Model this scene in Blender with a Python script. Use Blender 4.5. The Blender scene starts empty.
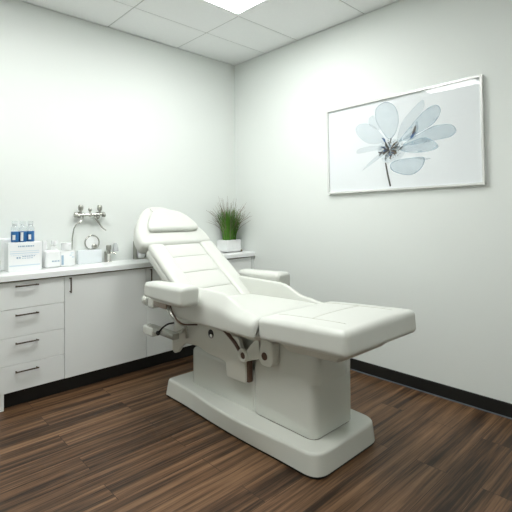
import bpy, bmesh, math, random
from mathutils import Vector, Matrix
S = bpy.context.scene
COL = S.collection
random.seed(7)

# ---------------------------------------------------------------- materials
def mat(name, col, rough=.5, metal=0., spec=.5, coat=0., noise=None, bump=None):
    m = bpy.data.materials.new(name); m.use_nodes = True
    nt = m.node_tree; b = nt.nodes['Principled BSDF']
    b.inputs['Base Color'].default_value = (*col, 1)
    b.inputs['Roughness'].default_value = rough
    b.inputs['Metallic'].default_value = metal
    b.inputs['Specular IOR Level'].default_value = spec
    b.inputs['Coat Weight'].default_value = coat
    tc = nt.nodes.new('ShaderNodeTexCoord')
    if noise:
        sc, amt = noise
        n = nt.nodes.new('ShaderNodeTexNoise'); n.inputs['Scale'].default_value = sc; n.inputs['Detail'].default_value = 4
        nt.links.new(tc.outputs['Object'], n.inputs['Vector'])
        r = nt.nodes.new('ShaderNodeMapRange'); r.inputs[3].default_value = 1 - amt; r.inputs[4].default_value = 1 + amt
        nt.links.new(n.outputs['Fac'], r.inputs[0])
        mx = nt.nodes.new('ShaderNodeMix'); mx.data_type = 'RGBA'; mx.blend_type = 'MULTIPLY'; mx.inputs[0].default_value = 1
        mx.inputs[6].default_value = (*col, 1)
        nt.links.new(r.outputs[0], mx.inputs[7]); nt.links.new(mx.outputs[2], b.inputs['Base Color'])
    if bump:
        sc, st = bump
        n = nt.nodes.new('ShaderNodeTexNoise'); n.inputs['Scale'].default_value = sc; n.inputs['Detail'].default_value = 6
        nt.links.new(tc.outputs['Object'], n.inputs['Vector'])
        bp = nt.nodes.new('ShaderNodeBump'); bp.inputs['Strength'].default_value = st; bp.inputs['Distance'].default_value = .002
        nt.links.new(n.outputs['Fac'], bp.inputs['Height']); nt.links.new(bp.outputs[0], b.inputs['Normal'])
    return m

def emission(name, col, strength):
    m = bpy.data.materials.new(name); m.use_nodes = True
    nt = m.node_tree; nt.nodes.clear()
    e = nt.nodes.new('ShaderNodeEmission'); e.inputs[0].default_value = (*col, 1); e.inputs[1].default_value = strength
    o = nt.nodes.new('ShaderNodeOutputMaterial'); nt.links.new(e.outputs[0], o.inputs[0])
    return m

def clear_mat(name, tint, gloss_rough=.03, alpha=.85):
    m = bpy.data.materials.new(name); m.use_nodes = True
    nt = m.node_tree; nt.nodes.clear()
    t = nt.nodes.new('ShaderNodeBsdfTransparent'); t.inputs[0].default_value = (*tint, 1)
    g = nt.nodes.new('ShaderNodeBsdfGlossy'); g.inputs['Roughness'].default_value = gloss_rough
    d = nt.nodes.new('ShaderNodeBsdfDiffuse'); d.inputs[0].default_value = (*tint, 1)
    f = nt.nodes.new('ShaderNodeFresnel'); f.inputs[0].default_value = 1.45
    m1 = nt.nodes.new('ShaderNodeMixShader'); m1.inputs[0].default_value = alpha
    nt.links.new(d.outputs[0], m1.inputs[1]); nt.links.new(t.outputs[0], m1.inputs[2])
    ge = nt.nodes.new('ShaderNodeNewGeometry')
    inv = nt.nodes.new('ShaderNodeMath'); inv.operation = 'SUBTRACT'; inv.inputs[0].default_value = 1; nt.links.new(ge.outputs['Backfacing'], inv.inputs[1])
    mf = nt.nodes.new('ShaderNodeMath'); mf.operation = 'MULTIPLY'; nt.links.new(f.outputs[0], mf.inputs[0]); nt.links.new(inv.outputs[0], mf.inputs[1])
    m2 = nt.nodes.new('ShaderNodeMixShader'); nt.links.new(mf.outputs[0], m2.inputs[0])
    nt.links.new(m1.outputs[0], m2.inputs[1]); nt.links.new(g.outputs[0], m2.inputs[2])
    o = nt.nodes.new('ShaderNodeOutputMaterial'); nt.links.new(m2.outputs[0], o.inputs[0])
    return m

def wood_floor():
    m = bpy.data.materials.new('dark_walnut_planks'); m.use_nodes = True
    nt = m.node_tree; L = nt.links.new; b = nt.nodes['Principled BSDF']
    tc = nt.nodes.new('ShaderNodeTexCoord')
    mp = nt.nodes.new('ShaderNodeMapping'); mp.inputs['Location'].default_value = (.37, .06, 0)
    L(tc.outputs['Object'], mp.inputs['Vector'])
    br = nt.nodes.new('ShaderNodeTexBrick')
    br.offset = .37; br.inputs['Scale'].default_value = 1
    br.inputs['Color1'].default_value = (0, 0, 0, 1); br.inputs['Color2'].default_value = (1, 1, 1, 1)
    br.inputs['Mortar'].default_value = (.3, .3, .3, 1); br.inputs['Mortar Size'].default_value = .0012
    br.inputs['Brick Width'].default_value = 1.22; br.inputs['Row Height'].default_value = .152
    L(mp.outputs[0], br.inputs['Vector'])
    # per plank offset of the grain
    sep = nt.nodes.new('ShaderNodeSeparateXYZ'); L(mp.outputs[0], sep.inputs[0])
    cmb = nt.nodes.new('ShaderNodeCombineXYZ')
    mul = nt.nodes.new('ShaderNodeMath'); mul.operation = 'MULTIPLY'; mul.inputs[1].default_value = 2.3
    L(br.outputs['Color'], mul.inputs[0])
    L(sep.outputs['X'], cmb.inputs['X']); L(sep.outputs['Y'], cmb.inputs['Y']); L(mul.outputs[0], cmb.inputs['Z'])
    def stretched(sx, sy, det, dist):
        mm = nt.nodes.new('ShaderNodeMapping'); mm.inputs['Scale'].default_value = (sx, sy, 1); L(cmb.outputs[0], mm.inputs['Vector'])
        n = nt.nodes.new('ShaderNodeTexNoise'); n.inputs['Scale'].default_value = 1; n.inputs['Detail'].default_value = det
        n.inputs['Roughness'].default_value = .6; n.inputs['Distortion'].default_value = dist
        L(mm.outputs[0], n.inputs['Vector']); return n
    n1 = stretched(.45, 19, 4, .7); n2 = stretched(4, 120, 3, .2)
    add = nt.nodes.new('ShaderNodeMath'); add.operation = 'MULTIPLY_ADD'; add.inputs[1].default_value = .34
    L(n2.outputs['Fac'], add.inputs[0]); 
    sc = nt.nodes.new('ShaderNodeMath'); sc.operation = 'MULTIPLY'; sc.inputs[1].default_value = .66; L(n1.outputs['Fac'], sc.inputs[0])
    L(sc.outputs[0], add.inputs[2])
    pl = nt.nodes.new('ShaderNodeMath'); pl.operation = 'MULTIPLY_ADD'; pl.inputs[1].default_value = .05
    L(br.outputs['Color'], pl.inputs[0]); L(add.outputs[0], pl.inputs[2])
    cr = nt.nodes.new('ShaderNodeValToRGB'); e = cr.color_ramp.elements
    e[0].position = .43; e[0].color = FLOOR_DARK
    e[1].position = .68; e[1].color = FLOOR_LIGHT
    k = e.new(.535); k.color = FLOOR_MID
    L(pl.outputs[0], cr.inputs[0])
    mx = nt.nodes.new('ShaderNodeMix'); mx.data_type = 'RGBA'; L(br.outputs['Fac'], mx.inputs[0]); L(cr.outputs[0], mx.inputs[6])
    mx.inputs[7].default_value = (.018, .011, .007, 1)
    L(mx.outputs[2], b.inputs['Base Color'])
    rr = nt.nodes.new('ShaderNodeMapRange'); rr.inputs[3].default_value = .36; rr.inputs[4].default_value = .56
    L(n2.outputs['Fac'], rr.inputs[0]); L(rr.outputs[0], b.inputs['Roughness'])
    b.inputs['Specular IOR Level'].default_value = .35
    bp = nt.nodes.new('ShaderNodeBump'); bp.inputs['Strength'].default_value = .12; bp.inputs['Distance'].default_value = .001
    L(add.outputs[0], bp.inputs['Height']); L(bp.outputs[0], b.inputs['Normal'])
    return m

FLOOR_DARK = (.024, .012, .0055, 1); FLOOR_MID = (.115, .060, .029, 1); FLOOR_LIGHT = (.25, .142, .074, 1)
M_WALL = mat('wall_paint', (.80, .838, .808), .75, noise=(3, .008), bump=(220, .06))
M_CEIL = mat('ceiling_tile', (.93, .945, .945), .9, noise=(60, .02), bump=(160, .25))
M_GRID = mat('ceiling_grid_metal', (.55, .56, .55), .5, noise=(20, .02))
M_FLOOR = wood_floor()
M_BASE = mat('black_baseboard', (.0045, .005, .004), .6, noise=(12, .15))
M_CAULK = mat('grey_blue_caulk', (.13, .16, .19), .5, noise=(30, .1))
M_CAB = mat('white_laminate', (.82, .845, .83), .38, noise=(4, .01))
M_COUNTER = mat('white_counter', (.87, .89, .885), .3, noise=(6, .01))
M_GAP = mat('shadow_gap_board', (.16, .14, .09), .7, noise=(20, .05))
M_HANDLE = mat('bronze_handle', (.085, .06, .04), .35, .8, noise=(40, .1))
M_VINYL = mat('white_vinyl', (.66, .675, .63), .36, spec=.4, noise=(9, .008), bump=(350, .05))
M_SEAM = mat('vinyl_seam', (.62, .62, .56), .5, noise=(30, .02))
M_PLASTIC = mat('gloss_white_plastic', (.64, .655, .60), .14, coat=.5, noise=(5, .008))
M_PAINT = mat('cream_painted_steel', (.63, .63, .565), .35, noise=(6, .01))
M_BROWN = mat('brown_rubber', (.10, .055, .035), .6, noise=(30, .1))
M_CLAMP = mat('taupe_metal', (.36, .30, .25), .4, .4, noise=(20, .05))
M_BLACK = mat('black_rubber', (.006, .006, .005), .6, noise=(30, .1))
M_CHROME = mat('chrome', (.62, .62, .58), .18, 1., noise=(15, .05))
M_STEEL = mat('dull_steel', (.42, .42, .38), .35, .9, noise=(25, .1))
M_MIRROR = mat('mirror_glass', (.85, .86, .85), .04, 1., noise=(5, .005))
M_FRAME = mat('silver_white_frame', (.80, .81, .79), .25, .25, noise=(10, .01))
M_FRAMEEDGE = mat('frame_side_metal', (.42, .42, .38), .4, .6, noise=(10, .02))
M_PAPER = mat('art_paper', (.86, .885, .90), .8, noise=(6, .006))
M_BOX = mat('white_carton', (.86, .88, .88), .6, noise=(8, .01))
M_BOXSIDE = mat('carton_side', (.74, .76, .75), .6, noise=(8, .01))
M_INK = mat('grey_blue_ink', (.33, .45, .56), .6, noise=(50, .1))
M_PALEINK = mat('pale_blue_ink', (.62, .72, .79), .6, noise=(50, .05))
M_BLUE = mat('blue_label', (.022, .135, .36), .4, noise=(20, .05))
M_WHITEPL = mat('white_bottle_plastic', (.86, .88, .875), .35, noise=(10, .01))
M_CERAMIC = mat('pale_blue_white_ceramic', (.80, .85, .87), .25, noise=(8, .01))
M_CLEAR = clear_mat('clear_bottle', (.93, .95, .95), .05, .80)
M_FROST = clear_mat('frosted_bottle', (.95, .965, .965), .25, .22)
M_CUP = clear_mat('smoky_shade', (.72, .74, .75), .15, .35)
M_GLASS = clear_mat('picture_glass', (.985, .99, .99), .005, 1.0)
M_POT = mat('white_pot', (.82, .835, .83), .45, noise=(10, .02))
M_LEAF = mat('green_grass_leaf', (.085, .235, .022), .5, noise=(14, .5))
M_DRY = mat('purple_brown_leaf', (.27, .225, .17), .6, noise=(14, .3))
M_SOIL = mat('dark_soil', (.015, .01, .008), .9, noise=(60, .4))
M_BRASS = mat('brown_brass', (.20, .155, .10), .35, .6, noise=(30, .1))
M_DIFF = emission('ceiling_light_diffuser', (.985, 1.0, .985), 18.5)
M_DIFF_FILL = emission('fill_light_diffuser', (.985, 1.0, .985), 20.0)  # for the unseen panel behind the camera, added as fill light

# ---------------------------------------------------------------- helpers
ROOT = {}
def wloc(o):
    v = Vector((0, 0, 0))
    while o: v += Vector(o.location); o = o.parent
    return v
def link(name, bm, m, parent=None, smooth=True, loc=None, angle=40):
    me = bpy.data.meshes.new(name)
    bmesh.ops.recalc_face_normals(bm, faces=bm.faces)
    off = wloc(parent) if parent else Vector(loc or (0, 0, 0))
    bmesh.ops.translate(bm, verts=bm.verts, vec=-off)
    bm.to_mesh(me); bm.free()
    ms = m if isinstance(m, (list, tuple)) else [m]
    for x in ms: me.materials.append(x)
    if smooth:
        for p in me.polygons: p.use_smooth = True
        me.set_sharp_from_angle(angle=math.radians(angle))
    o = bpy.data.objects.new(name, me); COL.objects.link(o)
    if parent: o.parent = parent
    else: o.location = off
    return o
def thing(name, label, cat, loc, group=None):
    o = bpy.data.objects.new(name, None); COL.objects.link(o); o.location = loc
    o.empty_display_size = .05
    return tag(o, label, cat, group)
def tag(o, label, cat, group=None, kind=None):
    o['label'] = label; o['category'] = cat
    if group: o['group'] = group
    if kind: o['kind'] = kind
    return o
def struct(name, bm, m, smooth=False):
    o = link(name, bm, m, None, smooth); o['kind'] = 'structure'; return o

def add(bm, other):
    me = bpy.data.meshes.new('tmp'); other.to_mesh(me); other.free(); bm.from_mesh(me); bpy.data.meshes.remove(me); return bm
def box(x0, x1, y0, y1, z0, z1, bev=0., seg=2, bm=None):
    b = bmesh.new(); bmesh.ops.create_cube(b, size=1)
    for v in b.verts:
        v.co = Vector((x0 + (v.co.x + .5) * (x1 - x0), y0 + (v.co.y + .5) * (y1 - y0), z0 + (v.co.z + .5) * (z1 - z0)))
    if bev: bmesh.ops.bevel(b, geom=list(b.edges), offset=bev, segments=seg, profile=.5, affect='EDGES')
    return add(bm, b) if bm else b
def prism(pts, axis, a, c, bev=0., seg=2, bm=None, capbev=None):
    """extrude a 2-D outline along an axis from a to c (axis 'x': pts are (y,z); 'y': (x,z); 'z': (x,y))"""
    b = bmesh.new()
    def P(p, t): return {'x': (t, p[0], p[1]), 'y': (p[0], t, p[1]), 'z': (p[0], p[1], t)}[axis]
    A = [b.verts.new(P(p, a)) for p in pts]; B = [b.verts.new(P(p, c)) for p in pts]
    fa = b.faces.new(A); fb = b.faces.new(B[::-1])
    n = len(pts)
    for i in range(n): b.faces.new((A[i], B[i], B[(i + 1) % n], A[(i + 1) % n]))
    bmesh.ops.recalc_face_normals(b, faces=b.faces)
    if bev:
        ed = list(b.edges) if capbev is None else list(fa.edges) + list(fb.edges)
        bmesh.ops.bevel(b, geom=ed, offset=bev, segments=seg, profile=.5, affect='EDGES', clamp_overlap=True)
    return add(bm, b) if bm else b
def rbox(sx, sy, sz, r, warp, m=10, k=4, bm=None):
    """soft-edged block, finely gridded, mapped through warp(u,v,w) with u,v,w in metres about its centre"""
    def coords(h):
        rr = min(r, h * .98)
        c = [-h + rr * (1 - math.tan(math.pi / 4 * (1 - i / k))) if False else -(h - rr) - rr * math.tan(math.pi / 4 * (1 - i / k)) for i in range(k)]
        inner = [-(h - rr) + 2 * (h - rr) * i / m for i in range(m + 1)]
        return c + inner + [-x for x in c[::-1]]
    H = (sx / 2, sy / 2, sz / 2)
    cs = [coords(h) for h in H]
    b = bmesh.new(); vs = {}
    def V(i, j, l):
        key = (i, j, l)
        if key not in vs:
            p = Vector((cs[0][i], cs[1][j], cs[2][l])); q = Vector([max(-(H[a] - min(r, H[a] * .98)), min(H[a] - min(r, H[a] * .98), p[a])) for a in range(3)])
            d = p - q
            if d.length > 1e-9: 
                # scale so that the flat faces stay at their distance
                rr = min(r, min(H) * .98) if False else r
                d = d.normalized() * min(r, min(H) * .98)
            vs[key] = b.verts.new(warp(*(q + d)))
        return vs[key]
    N = [len(c) - 1 for c in cs]
    for j in range(N[1]):
        for l in range(N[2]):
            for i in (0, N[0]): b.faces.new((V(i, j, l), V(i, j + 1, l), V(i, j + 1, l + 1), V(i, j, l + 1)))
    for i in range(N[0]):
        for l in range(N[2]):
            for j in (0, N[1]): b.faces.new((V(i, j, l), V(i + 1, j, l), V(i + 1, j, l + 1), V(i, j, l + 1)))
        for j in range(N[1]):
            for l in (0, N[2]): b.faces.new((V(i, j, l), V(i + 1, j, l), V(i + 1, j + 1, l), V(i, j + 1, l)))
    return add(bm, b) if bm else b
def tube(pts, r, n=8, bm=None, smooth_pts=True):
    P = [Vector(p) for p in pts]
    if smooth_pts and len(P) > 2:
        Q = []
        for i in range(len(P) - 1):
            p0 = P[max(i - 1, 0)]; p1 = P[i]; p2 = P[i + 1]; p3 = P[min(i + 2, len(P) - 1)]
            for s in range(6):
                t = s / 6
                Q.append(.5 * (2 * p1 + (p2 - p0) * t + (2 * p0 - 5 * p1 + 4 * p2 - p3) * t * t + (-p0 + 3 * p1 - 3 * p2 + p3) * t ** 3))
        Q.append(P[-1]); P = Q
    R = r if isinstance(r, (list, tuple)) else None
    b = bmesh.new(); rings = []
    up = Vector((0, 0, 1))
    for i, p in enumerate(P):
        d = (P[min(i + 1, len(P) - 1)] - P[max(i - 1, 0)]).normalized()
        a = d.cross(up if abs(d.z) < .95 else Vector((1, 0, 0))).normalized(); c = d.cross(a)
        rad = r if R is None else R[0] + (R[1] - R[0]) * i / (len(P) - 1)
        rings.append([b.verts.new(p + rad * (math.cos(2 * math.pi * k / n) * a + math.sin(2 * math.pi * k / n) * c)) for k in range(n)])
    for i in range(len(rings) - 1):
        for k in range(n): b.faces.new((rings[i][k], rings[i][(k + 1) % n], rings[i + 1][(k + 1) % n], rings[i + 1][k]))
    b.faces.new(rings[0][::-1]); b.faces.new(rings[-1])
    return add(bm, b) if bm else b
def lathe(prof, c, axis=(0, 0, 1), n=24, bm=None):
    """prof: list of (radius, distance along axis)"""
    ax = Vector(axis).normalized(); a = ax.cross(Vector((1, 0, 0)) if abs(ax.x) < .9 else Vector((0, 1, 0))).normalized(); e = ax.cross(a)
    b = bmesh.new(); rings = []
    for (r, h) in prof:
        rings.append([b.verts.new(Vector(c) + ax * h + max(r, 1e-5) * (math.cos(2 * math.pi * k / n) * a + math.sin(2 * math.pi * k / n) * e)) for k in range(n)])
    for i in range(len(rings) - 1):
        for k in range(n): b.faces.new((rings[i][k], rings[i][(k + 1) % n], rings[i + 1][(k + 1) % n], rings[i + 1][k]))
    b.faces.new(rings[0][::-1]); b.faces.new(rings[-1])
    return add(bm, b) if bm else b
def ring(c, axis, R, r, n=32, k=10, bm=None):
    ax = Vector(axis).normalized(); a = ax.cross(Vector((1, 0, 0)) if abs(ax.x) < .9 else Vector((0, 1, 0))).normalized(); e = ax.cross(a)
    b = bmesh.new(); rg = []
    for i in range(n):
        t = 2 * math.pi * i / n; d = math.cos(t) * a + math.sin(t) * e
        rg.append([b.verts.new(Vector(c) + d * (R + r * math.cos(2 * math.pi * j / k)) + ax * r * math.sin(2 * math.pi * j / k)) for j in range(k)])
    for i in range(n):
        for j in range(k): b.faces.new((rg[i][j], rg[(i + 1) % n][j], rg[(i + 1) % n][(j + 1) % k], rg[i][(j + 1) % k]))
    return add(bm, b) if bm else b
def rounded(pts, r, seg=5):
    """round the corners of a 2-D polygon; r one radius or one per corner"""
    out = []; n = len(pts)
    for i in range(n):
        p = Vector(pts[i]); a = Vector(pts[i - 1]); c = Vector(pts[(i + 1) % n])
        rr = r[i] if isinstance(r, (list, tuple)) else r
        da = (a - p); dc = (c - p); t = min(rr, da.length * .49, dc.length * .49)
        p0 = p + da.normalized() * t; p1 = p + dc.normalized() * t
        for s in range(seg + 1):
            u = s / seg; out.append(tuple((1 - u) ** 2 * p0 + 2 * u * (1 - u) * p + u * u * p1))
    return out

# ---------------------------------------------------------------- room
XW, YW, H = -4.3, -4.8, 2.79
struct('floor', box(XW - .1, .1, YW - .1, .1, -.06, 0), M_FLOOR)
struct('wall_left', box(XW - .1, .1, 0, .1, 0, H), M_WALL)
struct('wall_right', box(0, .1, YW - .1, 0, 0, H), M_WALL)
struct('wall_back', box(XW - .1, 0, YW - .1, YW, 0, H), M_WALL)
struct('wall_far_side', box(XW - .1, XW, YW, 0, 0, H), M_WALL)
# suspended ceiling: tiles with narrow metal grid between them
xs = [0, -.70, -1.37, -2.04, -2.685, -3.30, -3.85, XW]
ys = [0, -.45, -.868, -1.555, -2.165, -2.775, -3.385, -3.995, YW]
PANELS = [(1, 2), (3, 2), (3, 5)]
bm = box(XW - .1, .1, YW - .1, .1, H + .022, H + .10)
for i in range(len(xs) - 1):
    for j in range(len(ys) - 1):
        if (i, j) in PANELS: continue
        g = .0045
        box(xs[i + 1] + g, xs[i] - g, ys[j + 1] + g, ys[j] - g, H, H + .025, .002, 1, bm)
struct('ceiling', bm, M_CEIL)
bm = bmesh.new()
for x in xs[1:-1]: box(x - .0045, x + .0045, YW, 0, H + .003, H + .02, bm=bm)
for y in ys[1:-1]: box(XW, 0, y - .0045, y + .0045, H + .003, H + .02, bm=bm)
struct('trim_1', bm, M_GRID)
LBL = ['square lit ceiling panel cut by the top of the photo near the room corner',
       'square lit ceiling panel further left above the counter, outside the frame',
       'unseen ceiling panel added as fill light above and behind the viewer', 'square lit ceiling panel beside the right wall behind the viewer']
for n, (i, j) in enumerate(PANELS):
    x1, x0, y1, y0 = xs[i] - .005, xs[i + 1] + .005, ys[j] - .005, ys[j + 1] + .005
    t = thing('ceiling_light', LBL[n], 'ceiling light', ((x0 + x1) / 2, (y0 + y1) / 2, H), 'recessed ceiling light panels')
    f = .03; fr = bmesh.new()
    box(x0, x1, y0, y0 + f, H - .004, H + .02, bm=fr); box(x0, x1, y1 - f, y1, H - .004, H + .02, bm=fr)
    box(x0, x0 + f, y0 + f, y1 - f, H - .004, H + .02, bm=fr); box(x1 - f, x1, y0 + f, y1 - f, H - .004, H + .02, bm=fr)
    link('frame', fr, M_CEIL, t, False)
    link('diffuser', box(x0 + f, x1 - f, y0 + f, y1 - f, H + .001, H + .015), M_DIFF if n < 2 else M_DIFF_FILL, t, False)
o = struct('baseboard_right', box(-.012, 0, YW, -.0, .006, .0885, .002, 1), M_BASE)
o = struct('trim_2', box(-.0165, 0, YW, -.0, 0, .0065), M_CAULK)
o = struct('baseboard_left', box(XW, -2.9, -.012, 0, 0, .0885, .002, 1), M_BASE)
o = struct('baseboard_back', box(XW, 0, YW, YW + .012, 0, .0885, .002, 1), M_BASE)

# ---------------------------------------------------------------- cabinets along the left wall
FY = -.2755; KY = -.2264; ZB = .1064; CT = .865; CB = .825
def handle(t, pts, nrm=(0, -1, 0)):
    a, b = Vector(pts[0]), Vector(pts[1]); d = (b - a).normalized(); n = Vector(nrm)
    bm = tube([a + n * .024, b + n * .024], .0048, 8, smooth_pts=False)
    for p in (a, b):
        q = p + d * (.008 if p is a else -.008)
        tube([q, q + n * .024], .0042, 8, bm, False)
    return bm
def carcass(t, x0, x1):
    b = box(x0 + .001, x1 - .001, FY + .020, -.002, ZB + .004, CB - .006)
    link('carcass', b, M_CAB, t, False)
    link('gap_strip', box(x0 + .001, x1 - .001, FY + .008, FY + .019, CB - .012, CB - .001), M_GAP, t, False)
    link('toe_kick', box(x0, x1, KY, KY + .015, 0, ZB + .003), M_BLACK, t, False)
XS = [-2.56, -1.8165, -1.186, -.556, -.035]
t = thing('drawer_cabinet', 'white cabinet of four drawers under the left end of the counter', 'cabinet', ((XS[0] + XS[1]) / 2, -.14, 0))
carcass(t, XS[0], XS[1])
zz = [CB - .010, .6385, .457, .2785, ZB]
for i in range(4):
    d = link('drawer_front', box(XS[0] + .0015, XS[1] - .0015, FY, FY + .018, zz[i + 1] + .0015, zz[i] - .0015, .0015, 1), M_CAB, t, False)
    zh = [.787, .600, .418, .235][i]
    link('handle', handle(d, [(-2.128, FY, zh), (-1.988, FY, zh)]), M_HANDLE, d)
link('end_support', box(XS[0], -2.188, FY + .004, KY - .001, 0, ZB + .0, .002, 1), M_CAB, t, False)
NM = ['white base cabinet with one wide door right of the drawers', 'white base cabinet mostly hidden behind the treatment chair backrest',
      'white base cabinet in the room corner under the potted grass']
for i in range(3):
    x0, x1 = XS[i + 1], XS[i + 2]
    t = thing('base_cabinet', NM[i], 'cabinet', ((x0 + x1) / 2, -.14, 0), 'white base cabinets')
    carcass(t, x0, x1)
    d = link('door', box(x0 + .0015, x1 - .0015, FY, FY + .018, ZB, CB - .0115, .0015, 1), M_CAB, t, False)
    if i != 2: link('handle', handle(d, [(x0 + .038, FY, .808), (x0 + .038, FY, .700)]), M_HANDLE, d)
o = link('filler_panel', box(-.027, -.001, FY + .004, FY + .025, 0.0, CB - .002), M_CAB, None, False)
tag(o, 'narrow white filler strip between the corner cabinet and the right wall', 'filler strip')
bm = prism([(-.2955, CB), (-.2955, CT - .006), (-.2895, CT), (-.001, CT), (-.001, CB)], 'x', -2.585, -.001)
o = link('countertop', bm, M_COUNTER, None, False); tag(o, 'long white countertop running along the left wall', 'countertop')

# ---------------------------------------------------------------- treatment chair
CX = -1.06
ch = thing('treatment_chair', 'reclined white vinyl treatment chair on a white pedestal in the middle of the room', 'treatment chair', (CX, -1.45, 0))
def xf(o, d, f, c):  # frame with origin o, in-plane direction d (y,z) and face direction f (y,z)
    return lambda u, v, w: Vector((c + u, o[0] + d[0] * v + f[0] * w, o[1] + d[1] * v + f[1] * w))
# plinth
bot = [(-1.330, -.786), (-1.328, -1.02), (-1.345, -1.37), (-1.345, -1.65), (-1.335, -1.87), (-1.333, -2.12), (-.787, -2.12), (-.785, -1.9), (-.775, -1.65), (-.775, -1.37), (-.79, -1.02), (-.80, -.79)]
top = [(-1.312, -.796), (-1.312, -1.02), (-1.353, -1.37), (-1.364, -1.63), (-1.338, -1.85), (-1.322, -2.11), (-.798, -2.11), (-.782, -1.85), (-.756, -1.63), (-.767, -1.37), (-.808, -1.02), (-.82, -.80)]
rad = [.03, .2, .2, .2, .2, .09, .09, .2, .2, .2, .2, .045]
def loft(layers, bm=None):
    b = bmesh.new(); R = [[b.verts.new((x, y, z)) for (x, y) in pts] for (pts, z) in layers]
    n = len(R[0])
    for i in range(len(R) - 1):
        for k in range(n): b.faces.new((R[i][k], R[i][(k + 1) % n], R[i + 1][(k + 1) % n], R[i + 1][k]))
    b.faces.new(R[0][::-1]); b.faces.new(R[-1]); return add(bm, b) if bm else b
def inset(pts, d):
    n = len(pts); out = []
    area = sum(pts[i - 1][0] * pts[i][1] - pts[i][0] * pts[i - 1][1] for i in range(n)); s = 1 if area > 0 else -1
    for i in range(n):
        a = Vector(pts[i - 1]); c = Vector(pts[(i + 1) % n]); t = (c - a)
        if t.length < 1e-9: out.append(pts[i]); continue
        t.normalize(); nn = Vector((-t.y, t.x)) * s
        out.append((pts[i][0] + nn.x * d, pts[i][1] + nn.y * d))
    return out
B = rounded(bot, rad, 8); T = rounded(top, rad, 8)
mid = lambda t: [((1 - t) * a[0] + t * b[0], (1 - t) * a[1] + t * b[1]) for a, b in zip(B, T)]
lay = [(B, .014), (mid(.8), .100)]
for s in range(1, 6):
    a = s / 5 * math.pi / 2; lay.append((inset(mid(.8 + .2 * s / 5), .012 * (1 - math.cos(a))), .100 + .016 * math.sin(a)))
link('plinth', loft(lay), M_PLASTIC, ch, angle=50)
link('plinth_shadow_strip', loft([(inset(B, .006), 0), (inset(B, .006), .0145)]), M_BLACK, ch, False)  # black strip standing in for the thin shadow under the plinth
# pedestal
hw = .168
def body(x0, x1, y0, y1, z0, z1, r, bm=None, top_r=.02):
    R = rounded([(x0, y0), (x1, y0), (x1, y1), (x0, y1)], r, 7)
    L = [(R, z0), (R, z1 - top_r)]
    for s in range(1, 5):
        a = s / 4 * math.pi / 2; L.append((inset(R, top_r * (1 - math.cos(a))), z1 - top_r + top_r * math.sin(a)))
    return loft(L, bm)
rear = link('rear_housing', body(-1.225, -.895, -1.60, -.95, .112, .352, .05, top_r=.03), M_PLASTIC, ch, angle=50)
fr = body(-1.232, -.888, -2.018, -1.566, .121, .575, .05)
body(-1.231, -.95, -2.036, -1.80, .39, .545, .05, fr, .02)
front = link('front_housing', fr, M_PLASTIC, ch, angle=50)
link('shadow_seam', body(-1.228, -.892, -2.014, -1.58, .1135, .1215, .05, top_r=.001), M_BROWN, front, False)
link('column_cover', box(-1.19, -.93, -1.58, -1.02, .34, .56, .03, 3), M_PAINT, ch)
# leg rest
a0 = math.atan2(.034, .55)
d = (-math.cos(a0), math.sin(a0)); f = (math.sin(a0), math.cos(a0))
LL = .565
mapL0 = xf((-1.748, .645), d, f, 0)
def mapL(u, v, w):
    p = mapL0(u, v, w); a = math.radians(-1.2); q = p - Vector((0, -2.0, 0))
    return Vector((CX + .010 + q.x * math.cos(a) - q.y * math.sin(a), -2.0 + q.x * math.sin(a) + q.y * math.cos(a), p.z))
def warpL(u, v, w):
    t = (v + LL / 2) / LL
    w2 = w + (.016 * (1 - (u / .33) ** 2) * (1 - (2 * t - 1) ** 4) if w > 0 else 0)
    return mapL(u * (1 + .01 * t), v + LL / 2, w2 * (1 + .02 * t))
lr = link('leg_rest', rbox(.618, LL, .116, .028, warpL, 14, 5), M_VINYL, ch, angle=70)
sm = bmesh.new()
def crown(u, v):
    t = v / LL; return .016 * (1 - (u / .33) ** 2) * (1 - (2 * t - 1) ** 4) * (1 + .02 * t) + .0588 * (1 + .02 * t)
for path in ([(u, .29) for u in [-.20 + .04 * i for i in range(11)]], [(.20, v) for v in (.06, .12, .18, .24, .29, .36, .44, .49)], [(-.20, v) for v in (.06, .12, .18, .24, .29, .36, .44, .49)]):
    tube([mapL(u, v, crown(u, v) - .0005) for u, v in path], .0018, 6, sm)
link('seam', sm, M_SEAM, lr)
for s in (-1, 1):
    link('piping', tube([mapL(s * .301, v, .038) for v in (.03, .2, .4, .515)], .003, 6), M_VINYL, lr)
tray = rounded([(-.17, -.03), (.17, -.03), (.13, -.09), (-.13, -.09)], .01, 3)
bm = bmesh.new()
A = [mapL(.24 * sx, v, z) for (sx, v, z) in ((-1, .06, -.060), (1, .06, -.060), (1, .50, -.062), (-1, .50, -.062))]
Bq = [mapL(.18 * sx, v, z) for (sx, v, z) in ((-1, .10, -.135), (1, .10, -.135), (1, .42, -.130), (-1, .42, -.130))]
va = [bm.verts.new(p) for p in A]; vb = [bm.verts.new(p) for p in Bq]
bm.faces.new(va); bm.faces.new(vb[::-1])
for i in range(4): bm.faces.new((va[i], va[(i + 1) % 4], vb[(i + 1) % 4], vb[i]))
bmesh.ops.recalc_face_normals(bm, faces=bm.faces); bmesh.ops.bevel(bm, geom=list(bm.edges), offset=.014, segments=3, affect='EDGES')
link('support_tray', bm, M_PAINT, ch)
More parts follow.
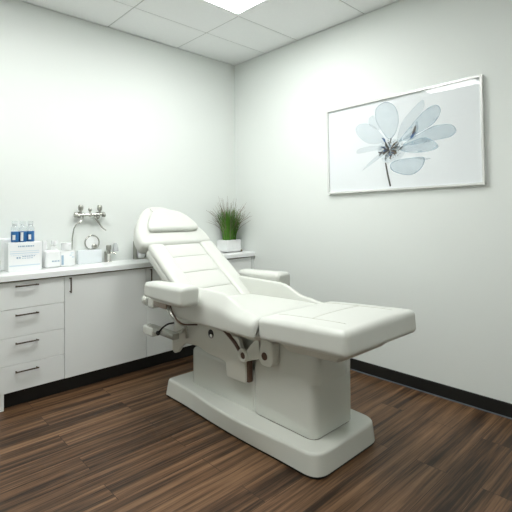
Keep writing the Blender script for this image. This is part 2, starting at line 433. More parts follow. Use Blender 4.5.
# seat
mapS = xf((-1.05, .625), (-1, .035), (.035, 1), CX)
SL = .68
def warpS(u, v, w):
    t = (v + SL / 2) / SL
    w2 = w + (.02 * (1 - (u / .26) ** 2) * (1 - (2 * t - 1) ** 4) if w > 0 else 0)
    return mapS(u, v + SL / 2, w2)
seat = link('seat', rbox(.50, SL, .09, .03, warpS, 12, 4), M_VINYL, ch, angle=70)
def lerp_tab(tab, y):
    for (a, *A), (b, *B_) in zip(tab, tab[1:]):
        if a <= y <= b:
            t = (y - a) / (b - a); t = t * t * (3 - 2 * t); return [p + (q - p) * t for p, q in zip(A, B_)]
    return list(tab[-1][1:]) if y > tab[-1][0] else list(tab[0][1:])
TAB = [(-1.735, .698, .672, .590), (-1.62, .715, .675, .588), (-1.40, .782, .700, .583), (-1.00, .785, .715, .575), (-.93, .77, .70, .58)]
for s in (-1, 1):
    L = []; N = 26; ya, yb = (-1.737 if s < 0 else -1.765), -.93
    st = [0, .004, .012, .022, .04] + [.04 + (1 - .08) * k / N for k in range(1, N)] + [.96, .978, .988, .996, 1]
    b = bmesh.new(); RR = []
    for t in st:
        y = ya + (yb - ya) * t; zi, zo, zb = lerp_tab(TAB, y)
        sec = rounded([(.225, zb), (.238, zi), (.262, zi + .004), (.318, zo), (.318, zb)], [.008, .018, .03, .03, .02], 5)
        e = min(t, 1 - t) * (yb - ya); q = .026; k = q - math.sqrt(max(0, q * q - max(0, q - e) ** 2))
        sec = inset(sec, k)
        RR.append([b.verts.new((CX + s * u, y, z)) for u, z in sec])
    n = len(RR[0])
    for i in range(len(RR) - 1):
        for k in range(n): b.faces.new((RR[i][k], RR[i][(k + 1) % n], RR[i + 1][(k + 1) % n], RR[i + 1][k]))
    b.faces.new(RR[0][::-1]); b.faces.new(RR[-1])
    link('side_bolster', b, M_VINYL, seat, angle=60)
# back rest
ba = math.atan2(.348, .50)
d = (math.cos(ba), math.sin(ba)); f = (-math.sin(ba), math.cos(ba))
mapB = xf((-1.085, .667), d, f, CX)
BL = .61
back = link('backrest', rbox(.575, BL + .06, .085, .036, lambda u, v, w: mapB(u, v + BL / 2 - .03, w - .0475), 10, 5), M_VINYL, ch, angle=70)
for s in (-1, 1):
    def wb(u, v, w, s=s):
        return mapB(s * .224 + u, v + BL / 2 - .02, w + .0 + (.006 * (1 - (u / .07) ** 2) if w > 0 else 0))
    link('side_roll', rbox(.127, BL + .03, .05, .023, wb, 6, 4), M_VINYL, back, angle=70)
cuts = [-.035, .115, .285, .455, BL - .012]
for i in range(4):
    v0, v1 = cuts[i], cuts[i + 1]
    def wp(u, v, w, v0=v0, v1=v1):
        e = max(0, 1 - (2 * v / (v1 - v0)) ** 2)
        return mapB(u, v + (v0 + v1) / 2, w - .006 + (.008 * (1 - (u / .19) ** 2) * e ** .5 if w > 0 else 0))
    link('back_panel', rbox(.324, v1 - v0, .03, .007, wp, 8, 3), M_VINYL, back, angle=70)
# head rest
ha = math.atan2(.26, .325)
hd = (math.cos(ha), math.sin(ha)); hf = (-math.sin(ha), math.cos(ha))
mapH = xf((-.545, 1.045), hd, hf, CX + .008)
half = [(.322, -.03), (.316, .10), (.262, .22), (.198, .32), (.136, .395), (.06, .44)]
out = rounded([(x, v) for x, v in half] + [(-x, v) for x, v in half[::-1]], [.05, .05, .05, .05, .05, .06] + [.06, .05, .05, .05, .05, .05], 6)
def slab(out, mp, w0, w1, r, seg=5):
    b = bmesh.new(); L = []
    for s in range(seg + 1):
        a = (1 - s / seg) * math.pi / 2; L.append((inset(out, r * (1 - math.cos(a))), w0 + r * (1 - math.sin(a))))
    for s in range(seg + 1):
        a = s / seg * math.pi / 2; L.append((inset(out, r * (1 - math.cos(a))), w1 - r * (1 - math.sin(a))))
    R = [[b.verts.new(mp(x, y, w)) for (x, y) in pts] for pts, w in L]; n = len(out)
    for i in range(len(R) - 1):
        for k in range(n): b.faces.new((R[i][k], R[i][(k + 1) % n], R[i + 1][(k + 1) % n], R[i + 1][k]))
    b.faces.new(R[0][::-1]); b.faces.new(R[-1]); return b
head = link('headrest', slab(out, mapH, -.11, .0, .036, 6), M_VINYL, ch, angle=60)
pil = rounded([(-.215, .095), (.235, .095), (.245, .15), (.205, .27), (.13, .338), (-.07, .345), (-.135, .28), (-.205, .16)], [.035, .035, .05, .06, .05, .05, .06, .05], 6)
hc = link('head_cushion', slab(pil, mapH, -.006, .040, .024, 5), M_VINYL, head, angle=60)
link('strap', tube([mapH(-.075, .325, .018), mapH(-.075, .36, .006), mapH(-.07, .40, -.004), mapH(-.068, .418, -.035)], .006, 8), M_VINYL, head)
for s in (-1, 1):
    link('headrest_bracket', tube([mapH(s * .10, .06, -.08), mapH(s * .10, -.06, -.11), mapH(s * .10, -.22, -.10)], .011, 8), M_STEEL, ch)
# arm rests
def arm(s):
    c = CX + s * .402
    def wa(u, v, w):
        t = (v + .235) / .47   # 0 front .. 1 rear
        k = 1 - .12 * t
        w = w * (1 - .28 * t * t) if w < 0 else w
        return Vector((c + s * (u * k), -1.072 + v, .762 + w * (1 + .10 * (1 - t)) + (.012 * (1 - (u / .1) ** 2) if w > 0 else 0) - .012 * t))
    p = link('armrest', rbox(.140, .45, .098, .026, wa, 8, 5), M_VINYL, ch, angle=70)
    link('armrest_base', box(c - .05 - (.02 if s > 0 else 0), c + .05 + (.02 if s < 0 else 0), -1.26, -.93, .700, .722, .006, 2), M_PAINT, p)
    return p
arm(-1); arm(1)
# steel frame under the seat
FXL = CX - .20
plate = [(-.84, .545), (-1.10, .565), (-1.39, .535), (-1.50, .527), (-1.53, .45), (-1.556, .415), (-1.556, .285), (-1.39, .282), (-1.382, .366), (-1.19, .377), (-1.106, .395), (-.955, .384), (-.90, .345), (-.862, .302), (-.825, .285), (-.795, .302), (-.797, .40), (-.83, .50)]
for s in (-1, 1):
    xa = CX + s * .200
    link('side_plate', prism(rounded(plate, .014, 3), 'x', xa - .013, xa + .013, .004, 2, capbev=True), M_PAINT, ch, angle=50)
pivot = prism(rounded([(-1.535, .43), (-1.60, .505), (-1.66, .56), (-1.70, .56), (-1.69, .46), (-1.60, .425), (-1.57, .415)], .02, 4), 'x', CX - .225, CX - .185, .005, 2, capbev=True)
pv = link('pivot_bracket', pivot, M_PAINT, ch, angle=50)
link('pivot_ring', ring((CX - .228, -1.557, .447), (1, 0, 0), .030, .011), M_PAINT, pv)
link('pivot_pin', lathe([(.018, 0), (.018, .004)], (CX - .2275, -1.557, .447), (-1, 0, 0)), M_BROWN, pv)
link('hinge_gap', tube([(CX - .216, -1.37, .558), (CX - .216, -1.47, .50), (CX - .216, -1.52, .455)], .011, 8), M_BROWN, ch)
kn = link('knob', prism(rounded([(-1.675, .57), (-1.675, .455), (-1.70, .428), (-1.765, .428), (-1.79, .455), (-1.79, .57)], .03, 5), 'x', CX - .225, CX - .17, .012, 3, capbev=True), M_PAINT, ch, angle=50)
link('knob_cap', lathe([(.021, 0), (.021, .003), (.015, .005)], (CX - .2245, -1.726, .482), (-1, 0, 0)), M_BROWN, kn)
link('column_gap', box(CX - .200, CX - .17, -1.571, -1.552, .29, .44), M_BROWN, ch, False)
link('seat_pan', box(CX - .225, CX + .225, -1.70, -.90, .545, .588, .006, 2), M_PAINT, ch)
link('hinge_bar', tube([(CX - .235, -1.765, .585), (CX + .235, -1.765, .585)], .012, 10), M_BROWN, ch)
link('slot', lathe([(.027, 0), (.027, .002)], (CX - .2125, -1.24, .503), (-1, 0, 0)), M_BLACK, ch)
link('slot_screw', lathe([(.013, 0), (.011, .006)], (CX - .2145, -1.247, .492), (-1, 0, 0)), M_CHROME, ch)
# left arm mechanism
bm = tube([(CX - .345, -.93, .705), (CX - .338, -.965, .615), (CX - .32, -1.055, .555), (CX - .25, -1.02, .515), (CX - .222, -.99, .43)], .010, 8)
link('arm_strut', bm, M_STEEL, ch)
link('arm_cable', tube([(CX - .348, -.98, .70), (CX - .345, -1.01, .62), (CX - .33, -1.085, .56), (CX - .23, -1.12, .54)], .005, 8), M_BROWN, ch)
cl = link('arm_clamp', box(CX - .36, CX - .31, -.955, -.79, .630, .705, .006, 2), M_CLAMP, ch)
link('clamp_cover', box(CX - .365, CX - .305, -.80, -.725, .612, .682, .010, 3), M_PLASTIC, cl)
ck = lathe([(.012, 0), (.034, .006), (.04, .025), (.034, .05), (.012, .056)], (CX - .335, -.70, .650), (0, 1, 0))
link('clamp_knob', ck, M_PLASTIC, ch)
lv = link('lever', box(CX - .335, CX - .285, -1.0, -.66, .435, .475, .008, 2), M_STEEL, ch)
link('lever_grip', box(CX - .342, CX - .275, -.75, -.615, .405, .468, .012, 3), M_PLASTIC, lv)
link('lever_arm', tube([(CX - .33, -.93, .447), (CX - .26, -.95, .46), (CX - .205, -.93, .47)], .014, 8), M_PAINT, lv)
rod = link('release_rod', tube([(CX - .34, -.823, .45), (CX - .34, -.88, .495), (CX - .335, -.94, .53), (CX - .33, -1.0, .548)], .0055, 8), M_BLACK, ch)
link('rod_ball', lathe([(.002, -.016), (.011, -.012), (.016, 0), (.011, .012), (.002, .016)], (CX - .34, -.823, .45)), M_BLACK, rod)

# ---------------------------------------------------------------- framed flower picture on the right wall
PIC = pc = thing('framed_picture', 'large framed watercolour print of a pale blue flower on the right wall', 'picture', (-.002, -1.812, 1.405))
PY0, PY1, PZ0, PZ1 = -2.418, -1.206, 1.407, 2.102
bm = bmesh.new(); fw = .016; D = -.030
for (a, b, c, e) in ((PY0, PY0 + fw, PZ0, PZ1), (PY1 - fw, PY1, PZ0, PZ1), (PY0 + fw, PY1 - fw, PZ0, PZ0 + fw), (PY0 + fw, PY1 - fw, PZ1 - fw, PZ1)):
    box(D, -.001, a, b, c, e, .002, 1, bm)
link('frame', bm, M_FRAME, pc, False)
link('print', box(-.014, -.006, PY0 + fw, PY1 - fw, PZ0 + fw, PZ1 - fw), M_PAPER, pc, False)
def wash(name, col, alpha):
    m = bpy.data.materials.new(name); m.use_nodes = True; nt = m.node_tree; nt.nodes.clear(); L = nt.links.new
    tc = nt.nodes.new('ShaderNodeTexCoord'); n = nt.nodes.new('ShaderNodeTexNoise'); n.inputs['Scale'].default_value = 14; n.inputs['Detail'].default_value = 5
    L(tc.outputs['Object'], n.inputs['Vector'])
    at = nt.nodes.new('ShaderNodeAttribute'); at.attribute_name = 'edge'
    r = nt.nodes.new('ShaderNodeMapRange'); r.inputs[1].default_value = .3; r.inputs[2].default_value = .7; r.inputs[3].default_value = .85; r.inputs[4].default_value = 1.08
    L(n.outputs['Fac'], r.inputs[0])
    mu = nt.nodes.new('ShaderNodeMath'); mu.operation = 'MULTIPLY'; L(r.outputs[0], mu.inputs[0]); L(at.outputs['Fac'], mu.inputs[1])
    m2 = nt.nodes.new('ShaderNodeMath'); m2.operation = 'MULTIPLY'; m2.inputs[1].default_value = alpha; m2.use_clamp = True; L(mu.outputs[0], m2.inputs[0])
    d = nt.nodes.new('ShaderNodeBsdfDiffuse'); d.inputs[0].default_value = (*col, 1); t = nt.nodes.new('ShaderNodeBsdfTransparent')
    mx = nt.nodes.new('ShaderNodeMixShader'); L(m2.outputs[0], mx.inputs[0]); L(t.outputs[0], mx.inputs[1]); L(d.outputs[0], mx.inputs[2])
    o = nt.nodes.new('ShaderNodeOutputMaterial'); L(mx.outputs[0], o.inputs[0]); return m
W1 = wash('blue_grey_wash', (.56, .68, .74), .46); W2 = wash('blue_wash', (.51, .65, .73), .52); W3 = wash('dark_ink_wash', (.09, .085, .075), 1.2); W4 = wash('deep_blue_wash', (.06, .13, .30), 1.0); W5 = wash('brown_ink', (.20, .15, .11), 1.0)
# positions on the print: (a, b) metres; a to the viewer's right, b up, from the flower's heart
HY, HZ = -1.690, 1.735
depth = 0
def closed_curve(pts, n=5):
    P = [Vector(p) for p in pts]; N = len(P); o = []
    for i in range(N):
        p0, p1, p2, p3 = P[i - 1], P[i], P[(i + 1) % N], P[(i + 2) % N]
        for s in range(n):
            t = s / n
            o.append(tuple(.5 * (2 * p1 + (p2 - p0) * t + (2 * p0 - 5 * p1 + 4 * p2 - p3) * t * t + (-p0 + 3 * p1 - 3 * p2 + p3) * t ** 3)))
    return o
FB = bmesh.new(); FL = FB.verts.layers.float.new('edge')
MI = {'blue_grey': 0, 'blue': 1, 'ink': 2, 'deep': 3, 'brown': 4}
def petal(pts, m, base=.45, edge=1.0, rnd=.06):
    """closed outline on the paper, paler in the middle than at the rim"""
    global depth
    P = closed_curve(pts) if rnd > .02 else rounded(pts, rnd, 3); cx = sum(p[0] for p in P) / len(P); cy = sum(p[1] for p in P) / len(P)
    depth += 1; x = -.0142 - .00006 * depth; R = []
    for s, e in ((1, edge), (.96, edge * .8), (.86, base * 1.1), (.4, base)):
        rg = []
        for p in P:
            v = FB.verts.new((x, HY - (cx + (p[0] - cx) * s), HZ + cy + (p[1] - cy) * s)); v[FL] = e; rg.append(v)
        R.append(rg)
    n = len(P); fs = []
    for i in range(3):
        for k in range(n): fs.append(FB.faces.new((R[i][k], R[i][(k + 1) % n], R[i + 1][(k + 1) % n], R[i + 1][k])))
    fs.append(FB.faces.new(R[-1]))
    for f_ in fs: f_.material_index = MI[m]
petal([(-0.019, 0.137), (-0.088, 0.186), (-0.088, 0.235), (-0.05, 0.252), (-0.033, 0.226), (0.002, 0.144)], 'blue_grey', .4, .6)
petal([(0.054, 0.07), (-0.019, 0.185), (-0.035, 0.255), (-0.017, 0.31), (0.057, 0.335), (0.127, 0.287), (0.156, 0.194), (0.135, 0.105), (0.094, 0.055)], 'blue_grey', .55, .9)
petal([(0.032, 0.035), (-0.086, 0.04), (-0.175, 0.101), (-0.212, 0.174), (-0.162, 0.207), (-0.062, 0.182), (-0.009, 0.126), (0.039, 0.062)], 'blue_grey', .45, .7)
petal([(0.042, -0.014), (-0.086, -0.018), (-0.199, -0.022), (-0.187, 0.013), (-0.064, 0.022), (0.042, 0.005)], 'blue', .3, .4)
petal([(0.042, -0.051), (-0.044, -0.1), (-0.155, -0.159), (-0.11, -0.114), (-0.022, -0.054), (0.042, -0.036)], 'blue', .45, .6)
petal([(0.134, 0.022), (0.175, 0.153), (0.262, 0.241), (0.337, 0.290), (0.345, 0.233), (0.28, 0.156), (0.203, 0.077), (0.148, 0.02)], 'blue_grey', .4, .7)
petal([(0.154, 0.029), (0.28, 0.156), (0.363, 0.221), (0.433, 0.235), (0.46, 0.188), (0.415, 0.116), (0.316, 0.07), (0.203, 0.032)], 'blue', .6, .9)
petal([(0.18, 0.03), (0.26, 0.09), (0.29, 0.15), (0.30, 0.09), (0.26, 0.03)], 'blue', .6, .9)
petal([(0.183, -0.002), (0.316, 0.061), (0.414, 0.095), (0.524, 0.086), (0.559, 0.038), (0.515, 0.003), (0.422, -0.003), (0.278, -0.014)], 'blue', .6, .9)
petal([(0.163, -0.018), (0.297, 0.024), (0.369, 0.020), (0.438, -0.042), (0.404, -0.069), (0.296, -0.075), (0.182, -0.052)], 'blue', .6, 1.)
petal([(0.082, -0.131), (0.142, -0.108), (0.277, -0.104), (0.341, -0.115), (0.322, -0.178), (0.257, -0.222), (0.17, -0.216), (0.091, -0.178)], 'blue', .55, .95)
petal([(0.277, -0.109), (0.35, -0.116), (0.385, -0.123), (0.341, -0.129)], 'blue', .6, .8)
petal([(-.02, -.01), (.06, .05), (.17, .03), (.20, -.05), (.14, -.115), (.03, -.11)], 'blue', .30, .35)
petal([(0.036, -0.117), (0.049, -0.118), (0.064, -0.204), (0.084, -0.295), (0.071, -0.298), (0.052, -0.213)], 'ink', .9, 1., .01)
petal([(0.232, 0.028), (0.27, 0.086), (0.285, 0.074), (0.26, 0.037)], 'deep', .8, .6, .01)
petal([(0.25, 0.06), (0.275, 0.12), (0.288, 0.115), (0.275, 0.065)], 'brown', .6, .4, .01)
petal([(0.012, 0.075), (0.043, 0.062), (0.053, 0.013), (0.032, 0.044)], 'deep', .7, .5, .01)
rg = random.Random(5)
for i in range(64):
    a = rg.uniform(0, 2 * math.pi); r0 = rg.uniform(.0, .05); r1 = r0 + rg.uniform(.015, .045)
    cx, cy = .085, -.03; w = rg.uniform(.003, .006)
    p0 = (cx + r0 * 1.25 * math.cos(a), cy + r0 * math.sin(a)); a2 = a + rg.uniform(-.6, .6)
    p1 = (cx + r1 * 1.25 * math.cos(a2), cy + r1 * math.sin(a2)); nx, ny = -math.sin(a) * w, math.cos(a) * w
    petal([(p0[0] - nx, p0[1] - ny), (p1[0] - nx, p1[1] - ny), (p1[0] + nx, p1[1] + ny), (p0[0] + nx, p0[1] + ny)], rg.choice(['ink', 'brown', 'deep', 'brown', 'ink', 'blue', 'ink']), .85, .8, .004)
for i in range(30):
    a = rg.uniform(0, 2 * math.pi); r = rg.uniform(.05, .085); cx, cy = .085 + r * 1.3 * math.cos(a), -.03 + r * .9 * math.sin(a); q = rg.uniform(.003, .006)
    petal([(cx - q, cy), (cx, cy + q), (cx + q, cy), (cx, cy - q)], rg.choice(['ink', 'brown', 'blue', 'brown']), .7, .6, .003)
link('printed_flower', FB, [W1, W2, W3, W4, W5], pc, False)
pc.rotation_euler.x = math.radians(-.75)
link('glass', box(-.0245, -.0225, PY0 + fw, PY1 - fw, PZ0 + fw, PZ1 - fw), M_GLASS, pc, False)

# ---------------------------------------------------------------- things on the counter
def strokes(rows, y, bm=None, h=.006, seed=1):
    """rows: (x0, x1, z, gap) of small printed marks on a face looking towards -y"""
    b = bm or bmesh.new(); r = random.Random(seed)
    for x0, x1, z, hh, solid in rows:
        x = x0
        while x < x1:
            w = (x1 - x0) if solid else r.uniform(.006, .014)
            box(x, min(x + w, x1), y - .0004, y + .0004, z - hh / 2, z + hh / 2, bm=b); x += w + (0 if solid else r.uniform(.002, .005))
    return b
BX = (-2.135, -1.924); BY = (-.150, -.045); BZ = (CT, 1.062)
t = thing('supply_box', 'white printed carton on the counter with three blue-labelled bottles on top', 'box', (-2.03, -.10, CT))
link('carton', box(*BX, *BY, *BZ, .004, 2), [M_BOX], t, False)
b = strokes([(-2.075, -1.975, 1.035, .010, False), (-2.085, -2.06, .958, .012, False), (-2.05, -1.97, .966, .006, False), (-2.05, -1.98, .953, .004, False)], BY[0], seed=3)
link('print_marks', b, M_INK, t, False)
b = strokes([(-2.125, -1.942, 1.002, .004, True), (-2.125, -1.942, .988, .006, True), (-2.128, -1.938, .905, .008, True), (-2.12, -1.955, .975, .004, False)], BY[0])
link('stripe_marks', b, M_PALEINK, t, False)
LB = ['clear bottle with blue label on the white carton, leftmost of three', 'clear bottle with blue label on the white carton, middle of three', 'clear bottle with blue label on the white carton, rightmost of three']
for i, x in enumerate((-2.087, -2.038, -1.989)):
    c = (x, -.118, BZ[1])
    t = thing('bottle', LB[i], 'bottle', c, 'blue-labelled bottles on the carton')
    link('body', lathe([(.021, .0005), (.0235, .004), (.0235, .098), (.016, .112), (.0125, .118), (.0125, .124)], c), M_CLEAR, t)
    link('label', lathe([(.0240, .004), (.0242, .005), (.0242, .074), (.0240, .075)], c), M_BLUE, t)
    link('cap', lathe([(.017, .112), (.0175, .142), (.014, .146)], c), M_CLEAR, t)
    hgt = (.034, .060, .034)[i]; z0 = (.018, .010, .018)[i]
    mk = bmesh.new()
    for k in range(7):   # white patch wrapped on the front of the label
        a = -2.05 + (k - 3) * .105 - (.25, .25, .1)[i] * 0
        p = Vector((c[0] + .0245 * math.cos(a + .05), c[1] + .0245 * math.sin(a + .05), 0))
        q = Vector((c[0] + .0245 * math.cos(a - .06), c[1] + .0245 * math.sin(a - .06), 0))
        vs = [mk.verts.new((p.x, p.y, c[2] + z0)), mk.verts.new((q.x, q.y, c[2] + z0)), mk.verts.new((q.x, q.y, c[2] + z0 + hgt)), mk.verts.new((p.x, p.y, c[2] + z0 + hgt))]
        mk.faces.new(vs)
    link('label_patch', mk, M_WHITEPL, t, False)
o = link('wipes_pack', rbox(.13, .034, .225, .014, lambda u, v, w: Vector((-2.135 + u, -.024 + v, CT + .1125 + w)), 6, 4), M_WHITEPL, None, loc=(-2.135, -.024, CT)); tag(o, 'soft white pack standing behind the printed carton', 'pack')
t = thing('canister', 'white canister with a grey-green band cut by the left edge of the photo', 'canister', (-2.235, -.16, CT))
link('body', lathe([(.048, .001), (.05, .006), (.05, .12), (.05, .165), (.046, .172)], (-2.235, -.16, CT)), M_WHITEPL, t)
link('band', lathe([(.0502, .03), (.0506, .031), (.0506, .085), (.0502, .086)], (-2.235, -.16, CT)), mat('sage_band', (.55, .57, .48), .5, noise=(20, .03)), t)
# pump bottle
c = (-1.838, -.085, CT)
t = thing('pump_bottle', 'squat white pump bottle on the counter right of the printed carton', 'bottle', c)
link('body', rbox(.108, .07, .128, .02, lambda u, v, w: Vector((c[0] + u * (1 - .08 * max(0, w / .064)), c[1] + v, CT + .064 + w)), 6, 4), M_WHITEPL, t)
link('neck', lathe([(.020, .126), (.020, .150), (.016, .154)], (c[0] + .018, c[1], CT)), M_WHITEPL, t)
link('pump', lathe([(.007, .15), (.007, .168), (.021, .169), (.022, .19), (.018, .197)], (c[0] + .018, c[1], CT)), M_FROST, t)
link('print_marks', strokes([(c[0] - .010, c[0] + .046, CT + .048, .010, False)], c[1] - .0352, seed=6), M_INK, t, False)
c2 = (-1.868, -.024, CT)
o = link('slim_bottle', lathe([(.019, .001), (.021, .004), (.021, .15), (.017, .16), (.017, .192), (.014, .197)], c2), M_FROST, None, loc=c2); tag(o, 'slim frosted bottle behind the squat white pump bottle', 'bottle')
c = (-1.732, -.075, CT)
t = thing('labelled_jar', 'white square jar with blue printing and a wide frosted lid', 'jar', c)
link('body', box(c[0] - .052, c[0] + .052, c[1] - .032, c[1] + .032, CT + .001, CT + .118, .006, 2), M_WHITEPL, t)
link('lid', lathe([(.036, .117), (.038, .120), (.037, .168), (.033, .173)], c), M_FROST, t)
b = strokes([(c[0] + .02, c[0] + .045, CT + .098, .008, False), (c[0] + .012, c[0] + .03, CT + .082, .008, False), (c[0] + .03, c[0] + .046, CT + .068, .012, False)], c[1] - .0322, seed=9)
link('print_marks', b, M_PALEINK, t, False)
b = strokes([(c[0] - .046, c[0] - .030, CT + .05, .07, True)], c[1] - .0322)
link('side_mark', b, M_INK, t, False)
o = link('soap_ledge_box', box(-1.632, -1.445, -.040, -.004, CT, .972, .004, 2), M_CERAMIC, None, loc=(-1.52, -.03, CT)); tag(o, 'low pale blue-white box against the wall below the tap', 'box')
# round plate
mc = (-1.512, -.003, 1.026)
t = thing('round_wall_plate', 'small round white plate with chrome rim on the wall above the low pale box', 'wall plate', mc)
link('rim', ring((mc[0], -.012, mc[2]), (0, 1, 0), .056, .0055), M_CHROME, t)
link('plate', lathe([(.055, .004), (.055, .009), (.03, .012)], mc, (0, -1, 0), 32), M_WHITEPL, t)
link('knob', lathe([(.016, .010), (.019, .016), (.019, .034), (.014, .038)], (mc[0] + .012, mc[1], mc[2] - .030), (0, -1, 0), 20), M_STEEL, t)
# counter tap
c = (-1.388, -.040, CT)
t = thing('counter_tap', 'short chrome tap standing on the counter right of the low pale box', 'tap', c)
link('base', lathe([(.024, 0), (.024, .006), (.018, .010)], c), M_CHROME, t)
link('body', lathe([(.0165, .008), (.0165, .055), (.019, .058), (.019, .068), (.0165, .07), (.0165, .092)], c), M_CHROME, t)
link('spout', tube([(c[0] + .008, c[1], CT + .066), (c[0] + .03, c[1] - .02, CT + .072), (c[0] + .045, c[1] - .035, CT + .064)], .0085, 10), M_CHROME, t)
link('handle', lathe([(.012, .09), (.019, .096), (.020, .128), (.016, .136)], c), M_STEEL, t)
link('side_shade_strip', box(c[0] - .036, c[0] - .022, c[1] - .006, c[1] + .006, CT, CT + .085, .002, 1), M_STEEL, t)  # grey strip standing in for the shaded left side of the tap
# small bell-shaped holder on the wall
c = (-1.325, -.028, .946)
t = thing('wall_holder', 'small grey bell-shaped holder on the wall right of the chrome counter tap', 'holder', c)
link('shade', lathe([(.0235, 0), (.022, .02), (.016, .055), (.010, .066)], c), M_CUP, t)
link('mount', tube([(c[0], c[1], c[2] + .060), (c[0], -.001, c[2] + .060)], .006, 8), M_CHROME, t)
# wall mixer
t = thing('wall_mixer_tap', 'chrome two-handled mixer tap with hanging hose on the left wall', 'tap', (-1.541, -.002, 1.245))
bz, by, DX = 1.246, -.045, -.025
bm = tube([(-1.657, by, bz - .004), (-1.425, by, bz + .004)], .0125, 12, smooth_pts=False)
link('body', bm, M_CHROME, t)
for x in (-1.650, -1.432):
    link('end_cap', lathe([(.010, -.014), (.019, -.010), (.019, .010), (.010, .014)], (x, by, bz), (1, 0, 0), 16), M_STEEL, t)
for x in (-1.613, -1.463):
    link('wall_flange', lathe([(.024, 0), (.022, .010), (.011, .014), (.011, .046)], (x, -.001, bz), (0, -1, 0), 16), M_CHROME, t)
    h_ = link('tap_handle', lathe([(.010, .008), (.010, .032), (.0175, .036), (.0195, .052), (.0185, .070), (.012, .078)], (x, by, bz), n=14), M_STEEL, t)
link('finial', lathe([(.008, .008), (.007, .028), (.013, .034), (.014, .046), (.009, .054)], (-1.540, by, bz), n=14), M_STEEL, t)
link('outlet', lathe([(.014, -.012), (.016, -.020), (.012, -.032)], (-1.477, by, bz), n=14), M_CHROME, t)
link('collar', lathe([(.015, -.010), (.017, .0), (.015, .010)], (-1.540, by, bz), (1, 0, 0), 14), M_STEEL, t)
link('hose', tube([(-1.591, by, bz - .008), (-1.615, by - .004, bz - .05), (-1.657, by, 1.16), (-1.675, by + .004, 1.08), (-1.675, by + .012, 1.0), (-1.673, by + .016, .972)], .0052, 8), M_CHROME, t)
link('spout', tube([(-1.515, by, bz - .010), (-1.493, by - .012, 1.205), (-1.455, by - .03, 1.145), (-1.430, by - .042, 1.120)], [.008, .005], 8), M_CHROME, t)
# framed holder beside the head rest
t = thing('cup_stand', 'white cup in a grey metal frame on the counter beside the headrest', 'cup stand', (-1.10, -.03, CT))
fr = bmesh.new()
box(-1.158, -1.150, -.055, -.006, CT, 1.016, bm=fr); box(-1.150, -1.05, -.055, -.006, CT, CT + .012, bm=fr); box(-1.050, -1.042, -.055, -.006, CT, 1.016, bm=fr)
link('frame', fr, M_STEEL, t, False)
link('cup', lathe([(.026, 0), (.036, .02), (.040, .135), (.042, .145)], (-1.105, -.03 - .012, CT + .012)), M_WHITEPL, t)
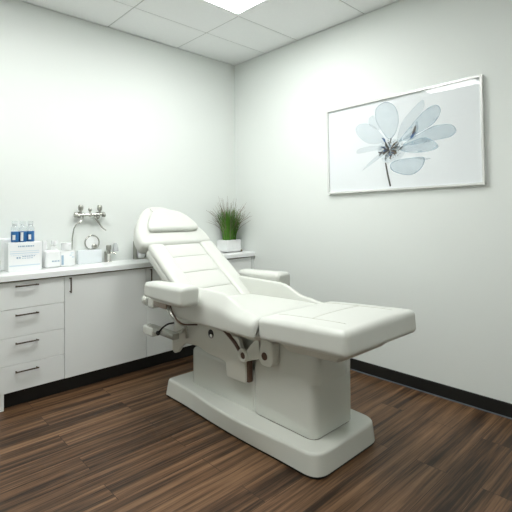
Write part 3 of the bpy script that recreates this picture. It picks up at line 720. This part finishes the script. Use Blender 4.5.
# potted grass
px0, px1, py0, py1 = -.262, -.082, -.168, -.016
t = thing('potted_grass', 'spiky green and brown grass in a white square pot at the counter end', 'potted plant', (-.16, -.08, CT))
b = bmesh.new(); h = .122; wt = .008
box(px0, px1, py0, py1, CT, CT + .01, bm=b)
for (a, c_, e, f_) in ((px0, px0 + wt, py0, py1), (px1 - wt, px1, py0, py1), (px0 + wt, px1 - wt, py0, py0 + wt), (px0 + wt, px1 - wt, py1 - wt, py1)): box(a, c_, e, f_, CT, CT + h, bm=b)
for i in range(9):
    x = px0 + .022 + i * (px1 - px0 - .044) / 8; tube([(x, py0, CT + .002), (x, py0, CT + h - .004)], .0028, 6, b, False)
pot = link('pot', b, M_POT, t, False)
link('soil', box(px0 + wt, px1 - wt, py0 + wt, py1 - wt, CT + .01, CT + h - .012), M_SOIL, t, False)
r = random.Random(11)
def blades(n, spread, hh, lo, w, thick_r, droop):
    b = bmesh.new()
    for i in range(n):
        a = r.uniform(0, 2 * math.pi); s = spread * r.uniform(*lo); rr = r.uniform(0, thick_r)
        x0, y0, z0 = -.165 + rr * math.cos(a), -.09 + rr * math.sin(a), CT + h - .014
        L = hh * r.uniform(.6, 1.0); st = []
        N = 7
        for k in range(N + 1):
            q = k / N; rad = s * (q ** 1.6)
            z = z0 + L * (q - droop * s / spread * q * q * .55)
            x = x0 + rad * math.cos(a); y = y0 + rad * math.sin(a)
            st.append(Vector((min(x, -.008 - .004 * q), min(y, -.008 - .004 * q), z)))
        side = Vector((-math.sin(a + .5), math.cos(a + .5), 0))
        pr = None
        for k, p in enumerate(st):
            ww = w * (1 - (k / N) ** 1.5) * .5 + .0006
            cur = (b.verts.new(p - side * ww), b.verts.new(p + Vector((0, 0, .0015)) - Vector((math.cos(a), math.sin(a), 0)) * ww * .5), b.verts.new(p + side * ww))
            if pr:
                b.faces.new((pr[0], pr[1], cur[1], cur[0])); b.faces.new((pr[1], pr[2], cur[2], cur[1]))
            pr = cur
    return b
link('green_blades', blades(190, .105, .35, (.10, 1.0), .014, .064, .2), M_LEAF, t)
link('brown_blades', blades(100, .25, .50, (.12, 1.0), .006, .055, .75), M_DRY, t)
o = link('brass_cap', lathe([(.009, 0), (.0125, .002), (.0125, .016), (.008, .022)], (-.062, -.152, CT), n=16), M_BRASS, None, loc=(-.062, -.152, CT)); tag(o, 'tiny brown brass cap on the counter right of the white pot', 'cap')

# ---------------------------------------------------------------- light and camera
W = bpy.data.worlds.new('World'); S.world = W; W.use_nodes = True
W.node_tree.nodes['Background'].inputs[0].default_value = (.9, .95, 1, 1); W.node_tree.nodes['Background'].inputs[1].default_value = .15
cam = bpy.data.cameras.new('camera'); co = bpy.data.objects.new('camera', cam); COL.objects.link(co)
f_px, yaw, pitch, roll, py = 426.12, .7566, .0124, -.0081, 48.71
cam.sensor_width = 36; cam.sensor_fit = 'HORIZONTAL'; cam.lens = 36 * f_px / 512; cam.shift_y = -py / 512; cam.clip_start = .02
fwd = Vector((math.sin(yaw) * math.cos(pitch), math.cos(yaw) * math.cos(pitch), math.sin(pitch)))
rt = Vector((math.cos(yaw), -math.sin(yaw), 0)); up = rt.cross(fwd)
c_, s_ = math.cos(roll), math.sin(roll)
R_, U_ = c_ * rt + s_ * up, -s_ * rt + c_ * up
Mx = Matrix((R_, U_, -fwd)).transposed().to_4x4(); Mx.translation = Vector((-2.8874, -3.3666, 1.2529))
co.matrix_world = Mx
S.camera = co
vs = S.view_settings; S.display_settings.display_device = 'sRGB'
vs.view_transform = 'Standard'; vs.look = 'None'; vs.exposure = 0.36; vs.gamma = 1; vs.use_curve_mapping = False
